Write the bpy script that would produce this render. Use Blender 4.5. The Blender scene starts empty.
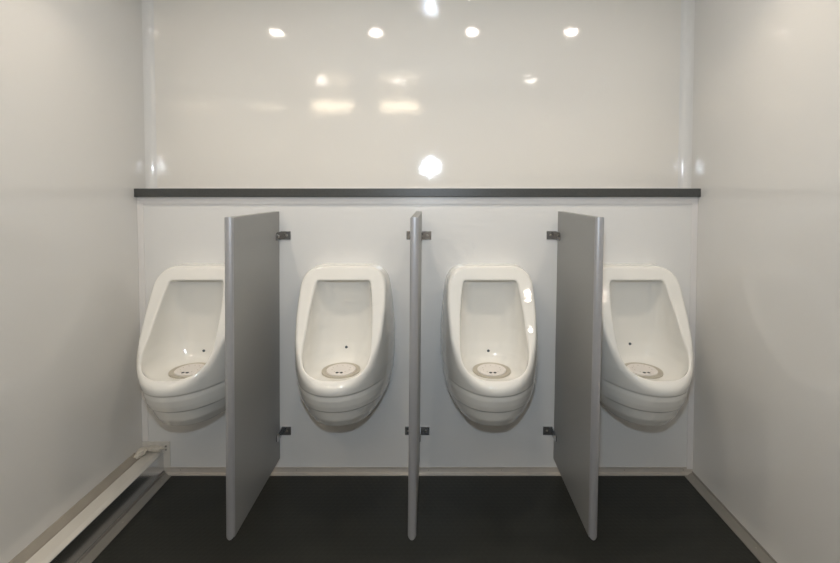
import bpy, bmesh, math
import numpy as np
from mathutils import Vector, Matrix

S = bpy.context.scene
COL = S.collection

# ------------------------------------------------------------------ room measurements (metres)
XL, XR = -1.2747, 1.1402          # side walls
ZC = 2.177                        # ceiling
YU = 0.0887                       # upper back wall (the lower one stands proud at y = 0)
YB = -2.20                        # wall behind the viewer
Z_SH0, Z_SH1 = 1.2160, 1.2520     # ledge
SCREENS = (-0.6728, -0.0659, 0.5390)
URINALS = (-0.975, -0.3695, 0.2345, 0.8385)

# ------------------------------------------------------------------ materials
def new_mat(name):
    m = bpy.data.materials.new(name); m.use_nodes = True
    nt = m.node_tree
    return m, nt, nt.nodes['Principled BSDF']

def mat(name, col, rough=.5, metal=0., noise=None, bump=None, coat=0., ior=1.5, rnoise=None):
    m, nt, b = new_mat(name)
    N, L = nt.nodes, nt.links
    b.inputs['Base Color'].default_value = (*col, 1)
    b.inputs['Roughness'].default_value = rough
    b.inputs['Metallic'].default_value = metal
    b.inputs['IOR'].default_value = ior
    if coat:
        b.inputs['Coat Weight'].default_value = coat
        b.inputs['Coat Roughness'].default_value = .04
    tc = N.new('ShaderNodeTexCoord')
    if noise:                                   # (scale, amount): gentle mottling of the colour
        n = N.new('ShaderNodeTexNoise'); n.inputs['Scale'].default_value = noise[0]; n.inputs['Detail'].default_value = 4
        L.new(tc.outputs['Object'], n.inputs['Vector'])
        r = N.new('ShaderNodeMix'); r.data_type = 'RGBA'
        a = noise[1]
        r.inputs[6].default_value = (*[c*(1-a) for c in col], 1)
        r.inputs[7].default_value = (*[min(1, c*(1+a)) for c in col], 1)
        L.new(n.outputs['Fac'], r.inputs[0]); L.new(r.outputs[2], b.inputs['Base Color'])
    if rnoise:
        n = N.new('ShaderNodeTexNoise'); n.inputs['Scale'].default_value = rnoise[0]
        L.new(tc.outputs['Object'], n.inputs['Vector'])
        mr = N.new('ShaderNodeMapRange'); mr.inputs['To Min'].default_value = rough-rnoise[1]; mr.inputs['To Max'].default_value = rough+rnoise[1]
        L.new(n.outputs['Fac'], mr.inputs['Value']); L.new(mr.outputs['Result'], b.inputs['Roughness'])
    if bump:                                    # list of (scale, strength, distance)
        prev = None
        for sc, st, di in bump:
            n = N.new('ShaderNodeTexNoise'); n.inputs['Scale'].default_value = sc; n.inputs['Detail'].default_value = 2
            L.new(tc.outputs['Object'], n.inputs['Vector'])
            bp = N.new('ShaderNodeBump'); bp.inputs['Strength'].default_value = st; bp.inputs['Distance'].default_value = di
            L.new(n.outputs['Fac'], bp.inputs['Height'])
            if prev: L.new(prev.outputs['Normal'], bp.inputs['Normal'])
            prev = bp
        L.new(prev.outputs['Normal'], b.inputs['Normal'])
    return m

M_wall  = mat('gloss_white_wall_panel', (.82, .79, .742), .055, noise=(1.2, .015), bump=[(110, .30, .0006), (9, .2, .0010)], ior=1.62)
M_side  = mat('gloss_wall_panel_dimmed', (.74, .725, .70), .06, noise=(1.1, .015), bump=[(110, .30, .0006), (9, .2, .0010)], ior=1.62)  # wall panel with the dimmer light of the side walls put into its colour
M_lower = mat('white_lower_panel', (.79, .785, .775), .20, noise=(1.5, .015), bump=[(120, .25, .0004)])
M_ceil  = mat('white_ceiling', (.80, .785, .76), .08, bump=[(90, .3, .0006)])
M_trim  = mat('white_trim', (.80, .78, .77), .25, noise=(6, .02))
M_ledge = mat('dark_laminate', (.058, .060, .058), .38, noise=(180, .35), bump=[(300, .2, .0003)])
M_china = mat('vitreous_china', (.83, .815, .775), .06, coat=.3, noise=(3, .01))
M_ring  = mat('cartridge_gasket', (.47, .43, .36), .4, noise=(60, .08))
M_lid   = mat('cartridge_lid', (.76, .72, .69), .35, noise=(60, .03))
M_dark  = mat('dark_recess', (.012, .014, .016), .4, noise=(90, .2))
M_dot   = mat('blue_grey_dot', (.07, .09, .11), .3, noise=(90, .1))
M_panel = mat('silver_grey_laminate', (.305, .305, .296), .42, metal=.25, noise=(260, .06), bump=[(400, .15, .0002)])
M_alu   = mat('satin_aluminium', (.50, .50, .52), .38, metal=.6, noise=(40, .04), rnoise=(70, .05))
M_angle = mat('floor_angle_aluminium', (.60, .56, .51), .34, metal=.3, noise=(25, .08), rnoise=(30, .05))  # colour lightened for the light the back angle reflects
M_angle2 = mat('floor_angle_dimmed', (.31, .295, .27), .4, metal=.4, noise=(25, .08), rnoise=(30, .05))  # same aluminium, colour darkened because the side angles reflect less light
M_chrome= mat('chrome_bracket', (.46, .46, .47), .10, metal=1., noise=(120, .2))
M_screw = mat('screw_steel', (.42, .39, .35), .3, metal=.9, noise=(150, .2))
M_caulk = mat('sealant', (.66, .62, .55), .4, noise=(45, .25), bump=[(60, .6, .004)])
M_fillet= mat('grey_brown_fillet', (.34, .31, .265), .45, noise=(14, .12))
M_cover = mat('cream_cover', (.64, .615, .57), .2, noise=(8, .03))
M_steel = mat('polished_strip', (.74, .75, .77), .2, metal=1., noise=(30, .05))
M_cove = mat('gloss_white_cove', (.79, .78, .765), .05, noise=(5, .01), bump=[(110, .3, .0004)])
M_plate = mat('end_plate', (.70, .67, .62), .35, noise=(35, .12))

def emit(name, col, strength):
    m, nt, b = new_mat(name)
    b.inputs['Base Color'].default_value = (.8, .8, .8, 1)
    b.inputs['Emission Color'].default_value = (*col, 1)
    b.inputs['Emission Strength'].default_value = strength
    n = nt.nodes.new('ShaderNodeTexNoise'); n.inputs['Scale'].default_value = 80
    mr = nt.nodes.new('ShaderNodeMapRange'); mr.inputs['To Min'].default_value = .4; mr.inputs['To Max'].default_value = .5
    nt.links.new(n.outputs['Fac'], mr.inputs['Value']); nt.links.new(mr.outputs['Result'], b.inputs['Roughness'])
    return m
M_lamp   = emit('downlight_lens', (1.0, .92, .82), 130)
M_lamp2  = emit('rear_downlight_lens', (1.0, .93, .84), 80)
M_vanity = emit('vanity_diffuser', (1.0, .82, .58), 11)

# black rubber floor with small raised hexagonally packed studs
def floor_mat():
    m, nt, b = new_mat('black_studded_rubber')
    N, L = nt.nodes, nt.links
    b.inputs['Base Color'].default_value = (.0155, .0165, .0135, 1)
    b.inputs['Roughness'].default_value = .52
    tc = N.new('ShaderNodeTexCoord'); sp = N.new('ShaderNodeSeparateXYZ'); L.new(tc.outputs['Object'], sp.inputs[0])
    P = .022
    def math_(op, a, b_=None, c=None):
        n = N.new('ShaderNodeMath'); n.operation = op
        for i, v in enumerate((a, b_, c)):
            if v is None: continue
            if isinstance(v, (int, float)): n.inputs[i].default_value = v
            else: L.new(v, n.inputs[i])
        return n.outputs[0]
    def lattice(ox, oy):
        u = math_('SUBTRACT', math_('FRACT', math_('ADD', math_('DIVIDE', sp.outputs[0], P), ox)), .5)
        v = math_('MULTIPLY', math_('SUBTRACT', math_('FRACT', math_('ADD', math_('DIVIDE', sp.outputs[1], P*1.732), oy)), .5), 1.732)
        return math_('SQRT', math_('ADD', math_('MULTIPLY', u, u), math_('MULTIPLY', v, v)))
    dist = math_('MINIMUM', lattice(0, 0), lattice(.5, .5))
    mr = N.new('ShaderNodeMapRange'); mr.interpolation_type = 'SMOOTHSTEP'
    mr.inputs['From Min'].default_value = .36; mr.inputs['From Max'].default_value = .22
    L.new(dist, mr.inputs['Value'])
    bp = N.new('ShaderNodeBump'); bp.inputs['Strength'].default_value = .3; bp.inputs['Distance'].default_value = .0008
    L.new(mr.outputs['Result'], bp.inputs['Height']); L.new(bp.outputs['Normal'], b.inputs['Normal'])
    return m
M_floor = floor_mat()

# ------------------------------------------------------------------ mesh helpers
def obj(name, bm, m, parent=None, smooth=False, kind=None, loc=None):
    me = bpy.data.meshes.new(name)
    bmesh.ops.recalc_face_normals(bm, faces=bm.faces)
    for e in bm.edges:
        if len(e.link_faces) == 2 and e.calc_face_angle() > .62: e.smooth = False
    bm.to_mesh(me); bm.free()
    me.materials.append(m)
    if smooth:
        for p in me.polygons: p.use_smooth = True
    o = bpy.data.objects.new(name, me); COL.objects.link(o)
    if parent: o.parent = parent
    if kind: o['kind'] = kind
    if loc: o.location = loc
    return o

def thing(name, label, cat, loc=(0, 0, 0), group=None):
    o = bpy.data.objects.new(name, None); COL.objects.link(o)
    o.empty_display_size = .05; o.location = loc
    o['label'] = label; o['category'] = cat
    if group: o['group'] = group
    return o

def add_box(bm, x0, x1, y0, y1, z0, z1, bev=0., seg=2):
    r = bmesh.ops.create_cube(bm, size=1)
    for v in r['verts']:
        v.co = Vector(((x0+x1)/2+v.co.x*(x1-x0), (y0+y1)/2+v.co.y*(y1-y0), (z0+z1)/2+v.co.z*(z1-z0)))
    if bev:
        es = list({e for v in r['verts'] for e in v.link_edges})
        bmesh.ops.bevel(bm, geom=es, offset=bev, segments=seg, profile=.6, affect='EDGES')
    return bm

def box(*a, **k):
    return add_box(bmesh.new(), *a, **k)

def add_prism(bm, pts, a0, a1, axis):
    """pts: closed 2D outline in the two other axes (in x,y,z order), swept along axis."""
    def P(p, a):
        q = list(p); q.insert(axis, a); return Vector(q)
    A = [bm.verts.new(P(p, a0)) for p in pts]; B = [bm.verts.new(P(p, a1)) for p in pts]
    n = len(pts)
    bm.faces.new(A); bm.faces.new(B[::-1])
    for i in range(n):
        bm.faces.new((A[i], A[(i+1) % n], B[(i+1) % n], B[i]))
    return bm

def add_lathe(bm, prof, center=(0, 0, 0), axis='Z', n=32):
    """prof: list of (radius, height)."""
    rot = {'Z': Matrix(), 'Y': Matrix.Rotation(math.pi/2, 4, 'X'), '-Y': Matrix.Rotation(math.pi/2, 4, 'X'), 'X': Matrix.Rotation(math.pi/2, 4, 'Y')}[axis]
    c = Vector(center); rings = []
    for r, h in prof:
        if r < 1e-6:
            rings.append([bm.verts.new(c + rot @ Vector((0, 0, h)))])
        else:
            rings.append([bm.verts.new(c + rot @ Vector((r*math.cos(2*math.pi*i/n), r*math.sin(2*math.pi*i/n), h))) for i in range(n)])
    for A, B in zip(rings, rings[1:]):
        for i in range(n):
            j = (i+1) % n
            if len(A) == 1 and len(B) == 1: break
            if len(A) == 1: bm.faces.new((A[0], B[i], B[j]))
            elif len(B) == 1: bm.faces.new((A[i], A[j], B[0]))
            else: bm.faces.new((A[i], A[j], B[j], B[i]))
    return bm

# ------------------------------------------------------------------ the setting
W = .06
obj('floor', box(XL-W, XR+W, YB-W, YU+W, -.06, 0), M_floor, kind='structure')
obj('ceiling', box(XL-W, XR+W, YB-W, YU+W, ZC, ZC+W), M_ceil, kind='structure')
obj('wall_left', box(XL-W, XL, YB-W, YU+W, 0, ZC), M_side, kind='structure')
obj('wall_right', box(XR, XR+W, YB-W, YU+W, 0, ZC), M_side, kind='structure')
obj('wall_upper', box(XL, XR, YU, YU+W, Z_SH0, ZC), M_wall, kind='structure')
obj('wall_lower', box(XL, XR, 0, YU+W, 0, Z_SH0), M_lower, kind='structure')
obj('wall_rear', box(XL-W, XR+W, YB-W, YB, 0, ZC), M_wall, kind='structure')

# white mitred frame of the lower panel
tt, ts, th = Z_SH0-1.183, .026, .005
bm = bmesh.new()
add_prism(bm, [(XL, Z_SH0), (XR, Z_SH0), (XR-ts, Z_SH0-tt), (XL+ts, Z_SH0-tt)], 0.001, -th, 1)
bmesh.ops.bevel(bm, geom=list(bm.edges), offset=.0015, segments=2, affect='EDGES')
obj('trim_1', bm, M_trim, kind='structure')
for nm, a, b, zb in (('trim_2', XL, XL+ts, .144), ('trim_3', XR, XR-ts, .02)):
    bm = bmesh.new()
    add_prism(bm, [(a, Z_SH0), (b, Z_SH0-tt), (b, zb), (a, zb)], 0.001, -th, 1)
    bmesh.ops.bevel(bm, geom=list(bm.edges), offset=.0015, segments=2, affect='EDGES')
    obj(nm, bm, M_trim, kind='structure')

# rounded corner coves of the upper wall
def cove(nm, x, s, w):
    pts = []
    r = w*1.5; n = 8                              # bead against the side wall, flat chamfer, bead against the back wall
    for i in range(n+1):
        a = math.radians(45)*i/n
        pts.append((r*(1-math.cos(a)), -w-r*.4143+r*math.sin(a)))
    pts += [(-q[1], -q[0]) for q in pts[::-1]]
    pts = [(x+s*p, YU+q) for p, q in pts] + [(x, YU)]
    bm = bmesh.new(); add_prism(bm, pts, Z_SH1, ZC, 2)
    o = obj(nm, bm, M_cove, kind='structure')
    for p in o.data.polygons: p.use_smooth = abs(p.normal.z) < .5
cove('trim_4', XL, 1, .020)
cove('trim_5', XR, -1, .024)
# bead of pale sealant where the upper wall meets the ledge
obj('trim_6', box(XL+.03, XR-.03, YU-.006, YU, Z_SH1, Z_SH1+.005, bev=.002), M_trim, kind='structure')

# floor angles with screws
def screw_head(bm_center, axis, r=.003):
    bm = bmesh.new()
    add_lathe(bm, [(0, -.001), (r, -.001), (r*.95, .0012), (r*.55, .0022), (0, .0024)], bm_center, axis, 12)
    return bm

bm = bmesh.new()
add_prism(bm, [(0, .028), (-.003, .028), (-.003, .004), (-.020, .003), (-.020, 0), (0, 0)], -1.184, XR, 0)
bb = obj('baseboard_back', bm, M_angle, kind='structure')
for x in (-1.11, -.72, -.60, -.02, .30, .61, .84, 1.10):
    obj('screw', screw_head((x, -.003, .016), 'Y'), M_screw, bb)
bm = bmesh.new()
add_prism(bm, [(XR, 0), (XR-.0465, 0), (XR-.0465, .0025), (XR-.004, .004), (XR-.003, .010), (XR, .010)], YB, -.003, 1)
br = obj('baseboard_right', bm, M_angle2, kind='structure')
for y in (-.05, -.42):
    obj('screw', screw_head((XR-.02, y, .003), 'Z'), M_screw, br)
bm = bmesh.new()
add_prism(bm, [(-1.182, 0), (-1.140, 0), (-1.140, .0025), (-1.178, .004), (-1.179, .014), (-1.182, .014)], YB, -.005, 1)
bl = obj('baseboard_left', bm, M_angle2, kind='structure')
for y in (-.06, -.30, -.55):
    obj('screw', screw_head((-1.160, y, .003), 'Z'), M_screw, bl)

# ------------------------------------------------------------------ boxed pipe cover on the left wall
pc = thing('pipe_cover', 'long cream boxed pipe cover running along the foot of the left wall', 'pipe cover', (XL, 0, 0))
def loc_prism(pts, a0, a1):
    return add_prism(bmesh.new(), [(x-XL, z) for x, z in pts], a0, a1, 1)
X1 = -1.183
obj('cover', loc_prism([(XL, 0), (X1-.002, 0), (X1-.002, .094), (X1-.004, .0965), (X1-.018, .101), (X1-.020, .1015), (XL+.022, .1015), (XL, .1015)], YB, -.004), M_cover, pc)
obj('front_strip', loc_prism([(X1-.003, .002), (X1, .002), (X1, .0945), (X1-.003, .0945)], YB, -.004), M_steel, pc)
obj('edge_fillet', loc_prism([(XL, .101), (XL+.024, .101), (XL+.022, .106), (XL+.004, .126), (XL, .126)], YB, -.06), M_fillet, pc)
bm = bmesh.new(); add_box(bm, .0, .120, -.005, 0, 0.028, .143, bev=.0015)
ep = obj('end_plate', bm, M_plate, pc)
for x, z in ((.103, .124), (.103, .108)):
    s = obj('screw', screw_head((x, -.005, z), 'Y', .0045), M_screw, ep)
# lumps of sealant round the end of the cover
def lump(x, y, z, rx, ry, rz, seed):
    bm = bmesh.new()
    bmesh.ops.create_icosphere(bm, subdivisions=3, radius=1)
    for v in bm.verts:
        p = v.co.copy()
        k = 1 + .16*math.sin(5*p.x+seed)*math.cos(4*p.y+seed*2) + .1*math.sin(9*p.z+seed)
        v.co = Vector((x+p.x*rx*k, y+p.y*ry*k, z+p.z*rz*k))
    return bm
obj('sealant_lump', lump(.018, -.045, .118, .017, .034, .014, 1.), M_caulk, pc, True)
obj('sealant_lump', lump(.060, -.014, .118, .038, .014, .013, 2.3), M_caulk, pc, True)

# ------------------------------------------------------------------ dark ledge
lg = obj('ledge', box(XL+.0005, XR-.0005, -.024, YU-.0005, Z_SH0, Z_SH1, bev=.002), M_ledge)
lg['label'] = 'long dark charcoal laminate ledge across the back wall above the urinals'; lg['category'] = 'ledge'

# ------------------------------------------------------------------ urinal: one smooth ceramic body from an implicit surface
def table(zs, vs, rad=.016):
    g = np.linspace(.15, 1.05, 1801); v = np.interp(g, zs, vs)
    k = int(rad/(g[1]-g[0])); ker = np.hanning(2*k+3)[1:-1]; ker /= ker.sum()
    v = np.convolve(np.pad(v, k, mode='edge'), ker, mode='valid')
    return lambda z: np.interp(z, g, v)
w_  = table([.315, .331, .344, .380, .428, .48, .55, .66, .76, .86, .95], [.110, .122, .135, .161, .1845, .196, .203, .203, .196, .183, .172], .006)
D_  = table([.315, .331, .344, .380, .428, .475, .53, .57, .95], [.175, .212, .252, .280, .310, .338, .358, .368, .376], .006)
cx_ = table([.48, .51, .535, .57, .62, .75, .90], [.082, .102, .116, .127, .131, .126, .113])
cf_ = table([.48, .51, .530, .57, .60, .95], [.235, .275, .318, .336, .342, .345])
cb_ = table([.48, .51, .54, .60, .95], [.080, .068, .054, .042, .036])

def smax(a, b, k):
    h = np.clip(.5+.5*(a-b)/k, 0, 1)
    return b*(1-h)+a*h + k*h*(1-h)
def unit(f, P, e=5e-4):
    """field divided by its own gradient, so that blends have a true width"""
    x, d, z = P
    v = f(x, d, z)
    gx = (f(x+e, d, z)-f(x-e, d, z)); gd = (f(x, d+e, z)-f(x, d-e, z)); gz = (f(x, d, z+e)-f(x, d, z-e))
    return v/np.maximum(np.sqrt(gx*gx+gd*gd+gz*gz)/(2*e), .3)
def sec(x, d, z):
    p = 2.05 - .15*np.clip((z-.62)/.15, 0, 1) + .3*np.clip((.50-z)/.17, 0, 1)
    return ((np.abs(x)/w_(z))**p + (np.maximum(d, 0)/D_(z))**p)**(1/p) - 1
def cav(x, d, z):
    p = 2.5 + 1.2*np.clip((z-.56)/.1, 0, 1)
    f, b = cf_(z), cb_(z); c, h = (f+b)/2, (f-b)/2
    return ((np.abs(x)/cx_(z))**p + (np.abs(d-c)/h)**p)**(1/p) - 1
df_ = table([.49, .535, .563, .603, .675, .79, .872, .93, .96], [.450, .350, .316, .271, .212, .143, .102, .072, .056], .025)   # rim line in side view
def field(x, d, z):
    P = (x, d, z)
    s = unit(sec, P)
    fr = np.clip((d-.16)/.08, 0, 1)
    for zg in (.499, .423):                      # two shallow bands across the belly, each overhanging the next
        q = (zg-z)/.05
        s = s + .0050*np.clip(q*8+.5, 0, 1)*np.clip(1-q, 0, 1)*fr
    face = unit(lambda x, d, z: d-df_(z), P)
    s = smax(s, z-.927, .085)
    s = smax(s, .330-z, .006)
    s = smax(s, face, .011 + .016*np.clip((.66-z)/.1, 0, 1))
    c = unit(cav, P)
    c = smax(c, z-.872, .014)
    c = smax(c, .519-z, .045)
    s = smax(s, -c, .008)
    return np.maximum(s, -d-.008)

def surface_net(f, lo, hi, h):
    ax = [np.arange(l, u+h, h) for l, u in zip(lo, hi)]
    X, Y, Z = np.meshgrid(*ax, indexing='ij')
    V = f(X, Y, Z); I = V < 0
    n = V.shape
    cnt = np.zeros((n[0]-1, n[1]-1, n[2]-1)); acc = np.zeros(cnt.shape+(3,))
    def sl(o): return tuple(slice(o[i], n[i]-1+o[i]) for i in range(3))
    corners = [(a, b, c) for a in (0, 1) for b in (0, 1) for c in (0, 1)]
    for a in corners:
        for k in range(3):
            if a[k]: continue
            b = tuple(1 if i == k else a[i] for i in range(3))
            va, vb = V[sl(a)], V[sl(b)]
            m = I[sl(a)] != I[sl(b)]
            t = np.where(m, va/np.where(m, va-vb, 1), 0)
            p = np.zeros(cnt.shape+(3,)); p[...] = a; p[..., k] += t
            acc += p*m[..., None]; cnt += m
    act = cnt > 0
    idx = -np.ones(cnt.shape, int); idx[act] = np.arange(act.sum())
    base = np.argwhere(act)
    vs = np.array(lo)+h*(base + acc[act]/cnt[act][:, None])
    quads = []
    for k in range(3):
        i, j = [a for a in range(3) if a != k]
        A = [slice(None)]*3; B = [slice(None)]*3
        A[k] = slice(0, n[k]-1); B[k] = slice(1, n[k])
        e = np.argwhere(I[tuple(A)] != I[tuple(B)])
        e = e[(e[:, i] > 0) & (e[:, j] > 0) & (e[:, i] < n[i]-1) & (e[:, j] < n[j]-1)]
        ei = np.eye(3, dtype=int)
        c00 = idx[tuple((e-ei[i]-ei[j]).T)]; c10 = idx[tuple((e-ei[j]).T)]
        c11 = idx[tuple(e.T)]; c01 = idx[tuple((e-ei[i]).T)]
        q = np.stack([c00, c10, c11, c01], 1)
        ins = I[tuple(e.T)]
        if k == 1: ins = ~ins
        q[~ins] = q[~ins][:, ::-1]
        quads.append(q)
    return vs, np.concatenate(quads)

vs, qs = surface_net(field, (-.2160, -.0152, .266), (.2160, .400, .950), .0040)
for _ in range(3):                               # settle the vertices exactly on the surface
    e = 4e-4
    x, d, z = vs.T
    v = field(x, d, z)
    g = np.stack([field(x+e, d, z)-field(x-e, d, z), field(x, d+e, z)-field(x, d-e, z), field(x, d, z+e)-field(x, d, z-e)], 1)/(2*e)
    step = (v/np.maximum((g*g).sum(1), .2))[:, None]*g
    ok = (np.abs(step).max(1) < .004) & (d > .006)
    vs = vs - np.where(ok[:, None], step, 0)*.8
bowl_me = bpy.data.meshes.new('bowl')
pts = np.stack([vs[:, 0], -vs[:, 1], vs[:, 2]], 1)
bowl_me.from_pydata(pts.tolist(), [], qs.tolist())
bm = bmesh.new(); bm.from_mesh(bowl_me); bmesh.ops.recalc_face_normals(bm, faces=bm.faces); bm.to_mesh(bowl_me); bm.free()
for p in bowl_me.polygons: p.use_smooth = True
bowl_me.materials.append(M_china)

# a point of the bowl's back for the dot
def back_depth(z):
    dd = np.linspace(.012, .2, 1800)
    f = field(np.zeros_like(dd), dd, np.full_like(dd, z))
    k = np.argmax((f[:-1] < 0) & (f[1:] >= 0))
    return float(dd[k])

U_LABELS = (
    'white china wall urinal in the corner by the left wall, above the pipe cover end',
    'white china wall urinal between the left grey screen and the edge-on middle screen',
    'white china wall urinal between the edge-on middle screen and the right grey screen',
    'white china wall urinal by the right wall, partly behind the right grey screen')

def make_urinal():
    t = thing('urinal', U_LABELS[0], 'urinal', (URINALS[0], 0, 0), 'wall urinals in a row')
    b = bpy.data.objects.new('bowl', bowl_me); COL.objects.link(b); b.parent = t
    zc, dc = .5215, .157
    ring = obj('drain_gasket', add_lathe(bmesh.new(), [(.0, -.004), (.076, -.004), (.076, .0030), (.073, .0042), (.062, .0016), (.058, .0002), (0, .0002)], (0, -dc, zc), 'Z', 48), M_ring, t, True)
    lid = obj('drain_lid', add_lathe(bmesh.new(), [(0, -.002), (.0575, -.002), (.0575, .0042), (.056, .0056), (.050, .0062), (.047, .0050), (.044, .0062), (0, .0078)], (0, -dc, zc), 'Z', 48), M_lid, t, True)
    for sx in (-1, 1):
        obj('drain_hole', add_lathe(bmesh.new(), [(0, -.003), (.0062, -.003), (.0062, .0002), (.0050, .0006), (0, .0002)], (sx*.0085, -dc-.038, zc+.0068), 'Z', 14), M_dark, lid)
    for k in range(10):                          # small vents round the lid
        a = 2*math.pi*(k+.5)/10
        obj('drain_vent', add_lathe(bmesh.new(), [(0, -.002), (.0022, -.002), (.0022, .0003), (0, .0004)], (.036*math.cos(a), -dc+.036*math.sin(a), zc+.0067), 'Z', 8), M_ring, lid)
    obj('target_dot', add_lathe(bmesh.new(), [(0, -.003), (.0062, -.003), (.0062, .0004), (.0045, .0012), (0, .0014)], (0, 0, 0), 'Y', 16), M_dot, t, True)
    return t

def copy_tree(o, parent=None):
    c = o.copy(); COL.objects.link(c)
    if parent: c.parent = parent
    for ch in list(o.children): copy_tree(ch, c)
    return c

u0 = make_urinal()
for i, x in enumerate(URINALS):
    u = u0 if i == 0 else copy_tree(u0)
    u.location = (x, 0, 0); u['label'] = U_LABELS[i]
    for ch in u.children:
        if ch.name.startswith('target_dot'):
            z = (.562, .577, .562, .590)[i]
            ch.location = (0, -back_depth(z), z)

# ------------------------------------------------------------------ grey screens
S_LABELS = (
    'grey urinal screen hiding part of the leftmost urinal, its right face showing',
    'grey urinal screen seen edge-on between the two middle urinals',
    'grey urinal screen hiding part of the rightmost urinal, its left face showing')
T = .0127                                        # half thickness
Z0, Z1, YF, YK = .081, 1.1545, -.482, -.025       # bottom, top, front edge, back edge

def bracket(z, tilt=0):
    """stirrup bracket: two ears on the wall and two cheeks along the screen"""
    bm = bmesh.new(); h = .0180
    for s in (-1, 1):
        a, b = sorted((s*T, s*(T+.041)))
        add_box(bm, a, b, -.0045, .0008, z-h, z+h, bev=.0012)
        a, b = sorted((s*T*.98, s*(T+.0035)))
        pts = [(-.003, z-h), (-.003, z+h), (-.060, z+h), (-.072, z+h*.55), (-.072, z-h*.55), (-.060, z-h)]
        n0 = len(bm.verts)
        b2 = bmesh.new(); add_prism(b2, pts, a, b, 0)
        bmesh.ops.bevel(b2, geom=list(b2.edges), offset=.0011, segments=2, affect='EDGES')
        me = bpy.data.meshes.new('cheek'); b2.to_mesh(me); b2.free(); bm.from_mesh(me); bpy.data.meshes.remove(me)
    return bm

def make_screen():
    t = thing('urinal_screen', S_LABELS[0], 'urinal screen', (SCREENS[0], 0, 0), 'grey screens between the urinals')
    obj('panel', box(-T, T, YF+.011, YK, Z0, Z1, bev=.0015), M_panel, t)
    # bull-nosed aluminium edge strip on the front, rounded at both ends
    prof = [(-T-.0012, YF+.013), (-T-.0012, YF+.010)]
    n = 10
    R = T+.0012
    for i in range(n+1):
        a = math.pi*i/n
        prof.append((-R*math.cos(a), YF+.010-.010*math.sin(a)))
    prof += [(R, YF+.013)]
    bm = bmesh.new()
    add_prism(bm, prof, Z0-.002, Z1+.002, 2)
    # round the foot and the head in front view
    bmesh.ops.bisect_plane(bm, geom=list(bm.verts)+list(bm.edges)+list(bm.faces), plane_co=(0, 0, Z0+.012), plane_no=(0, 0, 1))
    for v in bm.verts:
        if v.co.z < Z0: v.co.z += .010*(abs(v.co.x)/R)**2
        if v.co.z > Z1: v.co.z -= .003*(abs(v.co.x)/R)**2
    e = obj('edge_strip', bm, M_alu, t)
    for p in e.data.polygons: p.use_smooth = abs(p.normal.z) < .5
    for z in (1.0500, .191):
        b = obj('bracket', bracket(z), M_chrome, t)
        for s in (-1, 1):
            obj('screw', screw_head((s*(T+.024), -.0045, z), 'Y', .0055), M_screw, b)
            bm = screw_head((0, 0, 0), 'X', .0055)
            for v in bm.verts: v.co = Vector((s*(T+.0035)+s*abs(v.co.x), v.co.y-.045, v.co.z+z))
            obj('screw', bm, M_screw, b)
    return t

s0 = make_screen()
for i, x in enumerate(SCREENS):
    s = s0 if i == 0 else copy_tree(s0)
    # each screen hangs very slightly out of plumb
    s.location = (x-.0095*.62, 0, 0); s.rotation_euler = (0, .0095, 0); s['label'] = S_LABELS[i]

# ------------------------------------------------------------------ lamps
protos = {}
def downlight(x, y, label, m):
    if m not in protos:
        t = thing('ceiling_light', label, 'ceiling light', (x, y, ZC), 'recessed ceiling downlights')
        obj('trim_ring', add_lathe(bmesh.new(), [(.030, 0), (.052, 0), (.052, -.004), (.046, -.008), (.030, -.004), (.030, 0)], (0, 0, 0), 'Z', 32), M_trim, t, True)
        obj('lens', add_lathe(bmesh.new(), [(0, 0), (.030, 0), (.030, -.003), (0, -.0045)], (0, 0, 0), 'Z', 32), m, t)
        la = bpy.data.lights.new('lamp', 'AREA'); la.shape = 'DISK'; la.size = .055; la.spread = math.radians(108 if m is M_lamp else 150)
        la.energy = 1.0 if m is M_lamp else .9; la.color = (1.0, .845, .645)
        lo = bpy.data.objects.new('lamp', la); COL.objects.link(lo); lo.parent = t; lo.location = (0, 0, -.010)
        protos[m] = t
    else:
        t = copy_tree(protos[m])
    t.location = (x, y, ZC); t['label'] = label

for x, w in ((-.919, 'above the urinal by the left wall'), (-.34, 'above the urinal left of the middle screen'),
             (.228, 'above the urinal right of the middle screen'), (.812, 'above the urinal by the right wall')):
    downlight(x, -.56, 'small round recessed downlight in the ceiling '+w, M_lamp)
for x, w in ((-.94, 'near the left wall'), (-.29, 'left of the middle'), (.82, 'near the right wall')):
    downlight(x, -1.71, 'small round downlight at the rear of the ceiling '+w, M_lamp2)

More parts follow.
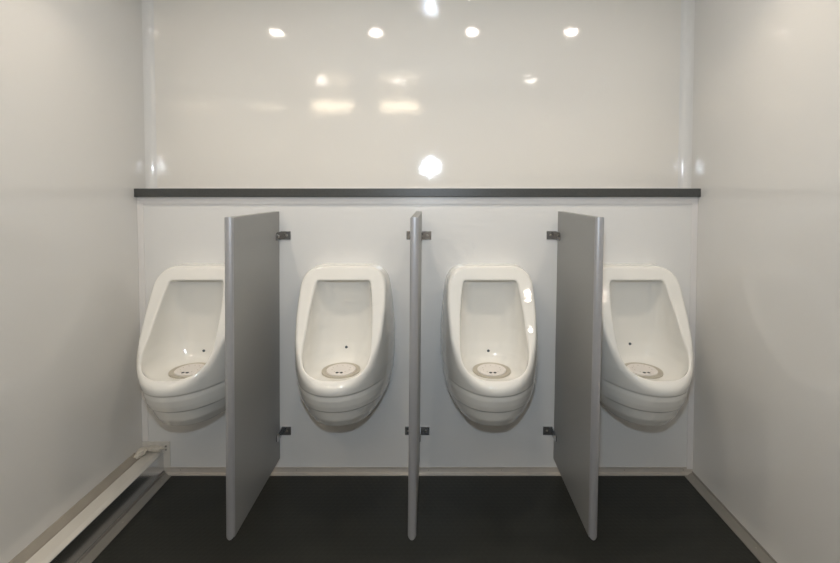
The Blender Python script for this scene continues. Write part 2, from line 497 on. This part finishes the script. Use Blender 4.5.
for i, x in enumerate((-.957, -.318)):
    t = thing('wall_light', ('warm box wall light high on the rear wall near its corner', 'warm box wall light high on the rear wall towards the middle')[i], 'wall light', (x, YB, 2.045), 'warm wall lights at the rear')
    obj('housing', box(-.19, .19, 0, .02, -.06, .06, bev=.004), M_trim, t)
    obj('diffuser', box(-.175, .175, .018, .055, -.037, .037, bev=.008, seg=3), M_vanity, t)

# the photographer's flash, just above the lens, whose glint shows in the wall
fl = bpy.data.lights.new('camera_flash', 'AREA'); fl.shape = 'DISK'; fl.size = .07; fl.energy = 10; fl.color = (.74, .87, 1.0)
fo = bpy.data.objects.new('camera_flash', fl); COL.objects.link(fo)
fo.location = (-.020, -1.945, 1.459); fo.rotation_euler = (math.radians(90), 0, 0)

# ------------------------------------------------------------------ world: closed room, almost no ambient
wd = bpy.data.worlds.new('World'); S.world = wd; wd.use_nodes = True
wd.node_tree.nodes['Background'].inputs[0].default_value = (.5, .55, .6, 1)
wd.node_tree.nodes['Background'].inputs[1].default_value = .1

# ------------------------------------------------------------------ camera
pitch, yaw, roll = .0344, 0.0, 0.0
cy, sy, cp, sp, cr, sr = math.cos(yaw), math.sin(yaw), math.cos(pitch), math.sin(pitch), math.cos(roll), math.sin(roll)
Ry = Matrix(((cy, -sy, 0), (sy, cy, 0), (0, 0, 1)))
Rp = Matrix(((1, 0, 0), (0, cp, -sp), (0, sp, cp)))
Rr = Matrix(((cr, 0, -sr), (0, 1, 0), (sr, 0, cr)))
R = Rr @ Rp @ Ry
right, fwd, up = R[0], R[1], R[2]
cam = bpy.data.cameras.new('Camera'); co = bpy.data.objects.new('Camera', cam); COL.objects.link(co)
m = Matrix((right, up, -fwd)).transposed().to_4x4(); m.translation = (0, -1.94, 1.2388)
co.matrix_world = m
cam.sensor_width = 36; cam.lens = 450/840*36
cam.shift_x = (420-433.2)/840; cam.shift_y = (207.07-281.5)/840
cam.clip_start = .02
S.camera = co

S.view_settings.view_transform = 'Standard'; S.view_settings.look = 'None'
S.view_settings.gamma = 1; S.view_settings.exposure = .03; S.view_settings.use_curve_mapping = False
S.cycles.max_bounces = 12; S.cycles.diffuse_bounces = 8; S.cycles.sample_clamp_indirect = 0
